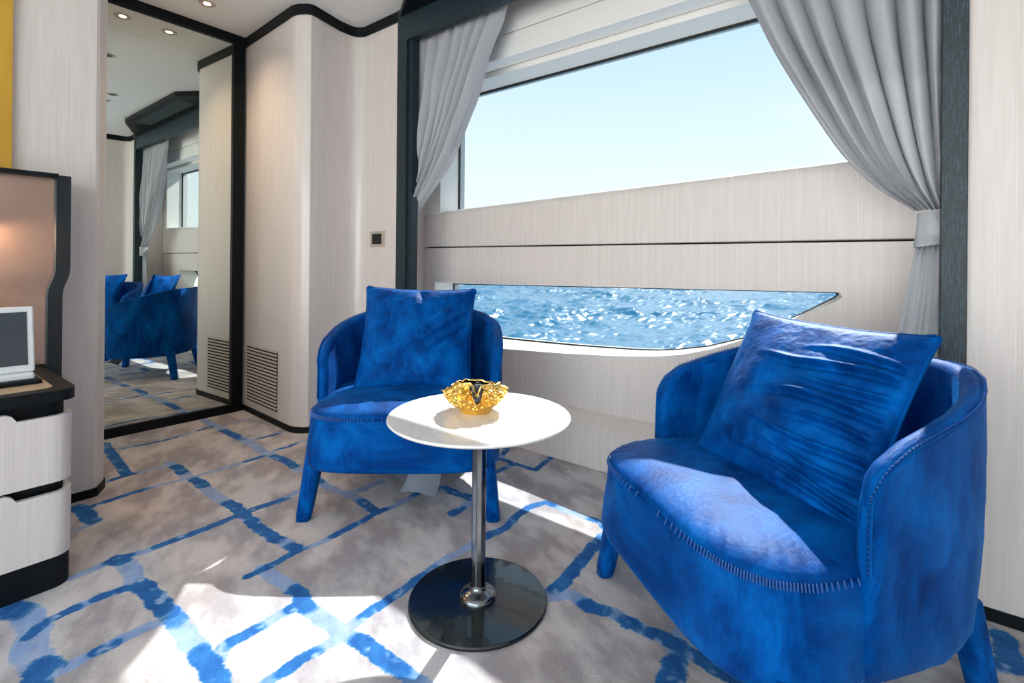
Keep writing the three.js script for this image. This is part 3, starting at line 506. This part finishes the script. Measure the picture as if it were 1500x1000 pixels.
const creaseL = (u, v) => { let c = 0; for (const [q, a] of [[-0.5, 1], [-0.2, 1.2], [0.1, 1], [0.35, 0.8]]) { const line = v - (u * 0.75 + q * 0.8); c += a * 0.008 * (ridge(line, 0.05) - 0.7 * ridge(line + 0.1, 0.05)) * smooth(-0.1, 0.5, u) * smooth(0.9, 0.2, v); } c -= 0.02 * ridge(u - 0.06, 0.08) * smooth(0.3, 0.95, v); return c; };
cushion('velvet_cushion', 'square blue velvet cushion leaning in the armchair near the mirror', chairL, cushionGeometry(0.262, 0.075, creaseL, 3, 0.94), [0.0, 0.655, -0.06], 0.40, -0.02, 0.02);
cushion('velvet_cushion', 'square blue velvet cushion with deep creases leaning in the armchair by the ash post', chairR, cushionGeometry(0.27, 0.085, creaseR, 8, 0.88), [0.03, 0.64, -0.03], 0.46, -0.02, 0.06);

// ---------------------------------------------------------------- table and bowl
const marble = texture(512, 512, (u, v) => { const w = tile(u, v, 4, 4, 1), k = Math.pow(1 - Math.abs(tile(u + w * 0.06, v + w * 0.05, 5, 5, 9)), 9); const b = tile(u, v, 7, 7, 4) * 4; return [234 + b - k * 14, 232 + b - k * 13, 229 + b - k * 11]; });
M.marble = new THREE.MeshPhysicalMaterial({ map: marble, roughness: 0.28, clearcoat: 0.3, clearcoatRoughness: 0.15 });
{
  const TX = -1.0, TZ = -1.13, t = group('side_table', [TX, 0, TZ]); tag(t, 'small round table with white marble top on a black pedestal', 'table');
  const top = new THREE.LatheGeometry([[0.001, 0.5395], [0.20, 0.5395], [0.25, 0.541], [0.266, 0.5465], [0.2705, 0.551], [0.2695, 0.5545], [0.267, 0.556], [0.001, 0.556]].map((p) => new THREE.Vector2(...p)), 128);
  const tp = toCreasedNormals(top, 0.5), pp = tp.attributes.position, uu = tp.attributes.uv; for (let i = 0; i < pp.count; i++) uu.setXY(i, pp.getX(i) * 1.5 + 0.5, pp.getZ(i) * 1.5 + 0.5);
  mesh('table_top', tp, M.marble, t);
  mesh('pole', toCreasedNormals(new THREE.LatheGeometry([[0.0212, 0.03], [0.0212, 0.52], [0.05, 0.53], [0.09, 0.534], [0.09, 0.539], [0.001, 0.5392]].map((p) => new THREE.Vector2(...p)), 48), 0.6), M.chrome, t);
  mesh('pole_collar', new THREE.LatheGeometry([[0.055, 0.0125], [0.0555, 0.018], [0.052, 0.025], [0.045, 0.0305], [0.036, 0.034], [0.028, 0.037], [0.0225, 0.043], [0.0214, 0.052]].map((p) => new THREE.Vector2(...p)), 48), M.chrome, t);
  mesh('base', toCreasedNormals(new THREE.LatheGeometry([[0.001, 0], [0.203, 0], [0.205, 0.002], [0.205, 0.008], [0.202, 0.0115], [0.196, 0.0125], [0.001, 0.0127]].map((p) => new THREE.Vector2(...p)), 128), 0.5), M.gloss, t);

  M.gold = new THREE.MeshStandardMaterial({ color: new THREE.Color(0.95, 0.60, 0.16), metalness: 1, roughness: 0.2 });
  M.glaze = new THREE.MeshPhysicalMaterial({ color: 0x0a0d16, roughness: 0.08, clearcoat: 1 });
  const bx = -1.03, bz = -1.145, b = group('bowl', [bx, 0.5562, bz], Math.atan2(-bx, -bz)); tag(b, 'crumpled gold bowl with black glazed inside on the marble table', 'bowl');
  // angle pi/2 looks along the bowl's own z, where the rim dips into a spout
  const rimY = (a) => { const d = Math.atan2(Math.sin(a - Math.PI / 2 + 0.03), Math.cos(a - Math.PI / 2 + 0.03)); return 0.079 + 0.004 * Math.sin(a * 3 + 1) + 0.003 * n2(Math.cos(a) * 3, Math.sin(a) * 3) + 0.015 * ridge(d, 0.9) - 0.034 * ridge(d, 0.15) - 0.006 * Math.sin(-a); };
  const rad = (v) => v < 0.16 ? lerp(0.046, 0.054, v / 0.16) : lerp(0.054, 0.094, Math.sin((v - 0.16) / 0.84 * Math.PI * 0.62) / Math.sin(Math.PI * 0.5)) - 0.016 * smooth(0.7, 1, v);
  const out = weld(gridSurface(220, 40, (u, v) => {
    const a = u * TAU, y = rimY(a) * v, r0 = rad(v), k = smooth(0.12, 0.3, v) * (1 - 0.75 * smooth(0.85, 1, v)), c = Math.cos(a), s = Math.sin(a);
    const cell = Math.abs(n3(c * 4.6, v * 4.2, s * 4.6)), cell2 = Math.abs(n3(c * 10 + 4, v * 8, s * 10)), spike = smooth(0.55, 0.95, n3(c * 3.2 + 9, v * 3.5, s * 3.2)) * 0.014;
    const r = r0 + k * ((0.35 - cell) * 0.016 + (0.3 - cell2) * 0.007 + spike); return [c * r, y, s * r];
  }));
  const inn = weld(gridSurface(160, 20, (u, v) => { const a = u * TAU, y = lerp(rimY(a), 0.012, v), k = lerp(rad(0.985) - 0.006, 0.01, Math.pow(v, 2.2)); return [Math.cos(a) * k, y, Math.sin(a) * k]; }));
  const bot = new THREE.CircleGeometry(0.046, 48); bot.rotateX(Math.PI / 2);
  mesh('bowl_shell', merge([out, bot]), M.gold, b);
  const rimPts = []; for (let i = 0; i < 90; i++) { const a = i / 90 * TAU, r = rad(1) - 0.002; rimPts.push([Math.cos(a) * r, rimY(a), Math.sin(a) * r]); }
  mesh('rim', tube(rimPts, 0.0034, 240, 8, true), M.gold, b);
  mesh('inner_glaze', inn, M.glaze, b);
  // glaze that runs over the dip of the rim
  const drip = gridSurface(20, 16, (u, v) => { const a = Math.PI / 2 - 0.03 + (u - 0.5) * 0.42 * Math.sqrt(Math.max(0.0, 1 - Math.pow(v, 3) * 0.96)), y = rimY(a) + 0.003 - v * 0.022 * 0.9, vv = clamp(y / 0.08), r = rad(vv) + 0.012 - 0.02 * (1 - smooth(0, 0.25, v)) ; return [Math.cos(a) * r, y, Math.sin(a) * r]; });
  mesh('glaze_drip', drip, M.glaze, b);
}

// ---------------------------------------------------------------- bedside cabinet, panel, tablet, fittings
{
  const c = group('bedside_cabinet', [-2.3, 0, 0]); tag(c, 'pale veneer cabinet with two drawers, black plinth and black rimmed top', 'cabinet');
  const X = (x) => x + 2.3;
  const front = (x, zc, r, back = -2.62) => [[X(x), 0.45], [X(x), 0.2], [X(x), 0.0], ...Array.from({ length: 31 }, (_, i) => [X(x), -0.01 + (zc + r + 0.01) * (i / 30)]), ...arc(X(x) - r, zc + r, r, 0, -90, 12), [X(back + 0.3), zc], [X(back), zc]];
  mesh('plinth', prism([[X(-2.047), 0.45], ...front(-2.047, -0.404, 0.05).slice(1), [X(-2.62), 0.45]], 0, 0.095), M.black, c);
  mesh('body', prism([[X(-2.075), 0.45], ...front(-2.075, -0.392, 0.045).slice(1), [X(-2.62), 0.45]], 0.095, 0.575), M.black, c);
  const notch = (lo, hi) => (l, L) => { const p = 0.45 - l; return hi - 0.024 * smooth(-0.258, -0.275, p) ; };
  for (const [y0, y1] of [[0.098, 0.318], [0.326, 0.552]]) {
    const d = mesh('drawer', metreUV(ribbon(front(-2.04, -0.406, 0.05), y0, notch(y0, y1), -0.018)), M.veneer, c);
    d.userData.label = 'veneer drawer front with a cut finger pull';
  }
  mesh('top', prism([[X(-2.035), 0.45], ...front(-2.035, -0.412, 0.05).slice(1), [X(-2.62), 0.45]], 0.572, 0.606), M.black, c);
  const inlay = mesh('top_inlay', prism([[X(-2.09), 0.44], ...front(-2.09, -0.365, 0.03).slice(1), [X(-2.56), -0.365], [X(-2.56), 0.44]].filter((p) => p[0] >= X(-2.561)), 0.606, 0.6068), new THREE.MeshStandardMaterial({ color: 0xb59d80, roughness: 0.45 }), c); inlay.userData.label = 'tan leather inlay';
}
{
  const h = group('headboard_panel', [-2.62, 0, 0]); tag(h, 'bronze sheen panel with a curved black edge behind the cabinet', 'panel');
  const prof = (y) => 0.085 * smooth(0.872, 0.968, y);   // the upper part steps forward
  const bronze = new THREE.MeshPhysicalMaterial({ color: new THREE.Color(0.43, 0.31, 0.26), metalness: 0.85, roughness: 0.3, side: THREE.DoubleSide });
  const pathX = (s) => 0.012 + 0.05 * smooth(0.55, 1, s), pathZ = (s) => lerp(0.9, -0.422, s);
  mesh('bronze_face', gridSurface(60, 60, (u, v) => { const s = 1 - Math.pow(1 - u, 2.2), y = lerp(0.612, 1.318, v), p = prof(y); const z = pathZ(s) + (p > 0 ? -0.25 * p * smooth(0.6, 1, s) : 0); return [pathX(smooth(0.6, 1, s) * 0.45 + 0.55) + p * 0.08, y, z]; }), bronze, h);
  const e = gridSurface(4, 60, (u, v, i) => { const y = lerp(0.01, 1.326, v), p = prof(y), zz = -0.422 - 0.25 * p, x = 0.062 + p * 0.08; return [[x + 0.002, zz + 0.004], [x + 0.006, zz - 0.002], [x + 0.004, zz - 0.05], [-0.06, zz - 0.05], [-0.06, zz]][i].slice(0, 1).concat([y, [[0, zz + 0.004], [0, zz - 0.002], [0, zz - 0.045], [0, zz - 0.05], [0, zz]][i][1]]); });
  mesh('edge_trim', toCreasedNormals(e, 0.5), new THREE.MeshPhysicalMaterial({ color: 0x0f1a21, roughness: 0.5, side: THREE.DoubleSide }), h);
  mesh('top_trim', ribbon([[0.012, 0.9], [0.063, 0.9], [0.063, -0.1], [0.066, -0.25], [0.066, -0.34], [0.069, -0.445]].slice(1), 1.312, 1.326, 0.05), M.black, h);
}
{
  const g = new THREE.BoxGeometry(0.02, 1.2, 1.4); g.translate(0, 0.6, 0.7);
  const gold = new THREE.MeshPhysicalMaterial({ map: texture(256, 256, (u, v) => { const k = tile(u, v, 3, 1.5) * 26 + tile(u, v, 20, 3, 4) * 8; return [214 + k, 168 + k, 66 + k * 0.6]; }), metalness: 0.55, roughness: 0.45 });
  const m = mesh('gold_wall_panel', g, gold); m.position.set(-2.706, 1.3, -0.342); tag(m, 'brushed gold wall panel above the bronze headboard', 'wall panel');
}
{
  const t = group('tablet', [-2.24, 0.607, -0.278], Math.PI / 2); tag(t, 'white tablet with dark screen standing on the cabinet', 'tablet');
  const plastic = new THREE.MeshPhysicalMaterial({ color: 0xd9dcdf, roughness: 0.3 }), scr = new THREE.MeshPhysicalMaterial({ color: 0x2b3a45, roughness: 0.15, clearcoat: 0.6 });
  mesh('foot', rbox(-0.21, 0.075, 0, 0.014, -0.06, 0.055, 0.004), M.black, t);
  mesh('base_bar', rbox(-0.21, 0.06, 0.014, 0.034, -0.035, 0.035, 0.006), plastic, t);
  const p = new THREE.Group(); p.name = 'screen_unit'; p.position.set(-0.08, 0.034, 0.0); p.rotation.x = -0.2; t.add(p);
  mesh('casing', rbox(-0.145, 0.145, 0, 0.212, -0.012, 0.006, 0.0055, 3), plastic, p);
  mesh('screen', box(-0.128, 0.128, 0.022, 0.194, 0.0058, 0.0072), scr, p);
}
{
  const v = group('vent_grille', [-3.266, 0.265, -1.5735], -0.0537); tag(v, 'slatted air vent low in the glossy veneer wall', 'vent');
  mesh('back_plate', box(-0.225, 0.225, -0.186, 0.186, -0.001, 0.002), M.gap, v);
  for (let i = 0; i < 18; i++) { const y = -0.186 + i * 0.0218; mesh('slat', box(-0.225, 0.225, y - 0.0052, y + 0.0052, 0.002, 0.007), M.slat, v); }
}
{
  const s = group('light_switch', [-2.615, 1.155, -1.979]); tag(s, 'square bronze switch plate with dark button on the veneer wall', 'switch');
  mesh('plate', rbox(-0.073, 0.073, -0.05, 0.05, 0, 0.008, 0.003), M.brass, s); mesh('button', rbox(-0.045, 0.045, -0.032, 0.032, 0.008, 0.012, 0.002), M.gasket, s);
}
// recessed ceiling downlights; two by the mirror are lit
const bulbOn = new THREE.MeshStandardMaterial({ color: 0xffffff, emissive: new THREE.Color(1, 0.82, 0.6), emissiveIntensity: 3 });
[[-3.25, -1.228, 1, 'lit ceiling spotlight closest to the veneer wall corner'], [-3.265, -0.973, 1, 'lit ceiling spotlight farther from the veneer wall, over the mirror niche'], [-2.454, -1.087, 0, 'unlit ceiling spotlight standing alone over the open carpet'],
  [-1.402, -1.375, 0, 'unlit dark ceiling spotlight of the pair near the soffit'], [-1.143, -1.376, 0, 'unlit dark ceiling spotlight of the pair near the soffit']].forEach(([x, z, on, label]) => {
  const d = group('ceiling_downlight', [x, CEIL, z]); tag(d, label, 'downlight', on ? 'lit downlights' : 'unlit downlights');
  mesh('trim_ring', new THREE.LatheGeometry([[0.03, -0.001], [0.032, -0.005], [0.04, -0.006], [0.044, -0.003], [0.045, 0]].map((p) => new THREE.Vector2(...p)), 36), M.brass, d);
  mesh('light_lens', new THREE.CylinderGeometry(on ? 0.019 : 0.029, on ? 0.019 : 0.029, 0.002, 32).translate(0, -0.0022, 0), on ? bulbOn : M.gasket, d);
  if (on) mesh('baffle', new THREE.RingGeometry(0.018, 0.031, 36).rotateX(Math.PI / 2).translate(0, -0.0016, 0), M.brass, d);
  if (on) { const l = new THREE.SpotLight(new THREE.Color(1, 0.74, 0.5), 0.9, 0, 1.1, 1); l.position.set(0, -0.012, 0); l.target.position.set(0, -2, 0); l.castShadow = true; l.shadow.radius = 1.2; d.add(l, l.target); }
});

// small dark reading lamp on the headboard
{
  const l = group('reading_lamp', [-2.555, 1.16, -0.235]); tag(l, 'small dark round reading lamp on the bronze headboard', 'lamp');
  mesh('arm', new THREE.CylinderGeometry(0.006, 0.006, 0.08, 12).rotateZ(Math.PI / 2).translate(0.04, 0, 0), M.black, l);
  const head = mesh('lamp_head', new THREE.LatheGeometry([[0.001, 0.03], [0.02, 0.028], [0.027, 0.02], [0.028, -0.02], [0.025, -0.022], [0.024, -0.014]].map((p) => new THREE.Vector2(...p)), 32).translate(0.09, 0, 0), M.black, l);
  mesh('light_lens', new THREE.CylinderGeometry(0.024, 0.024, 0.003, 24).translate(0, -0.016, 0), bulbOn, head).position.set(0.09, 0, 0);
  const p = new THREE.SpotLight(new THREE.Color(1, 0.6, 0.35), 0.35, 0, 1.3, 1); p.position.set(0.09, -0.03, 0); p.target.position.set(0.06, -0.5, -0.55); p.castShadow = true; l.add(p, p.target);
}

renderer.render(scene, camera);
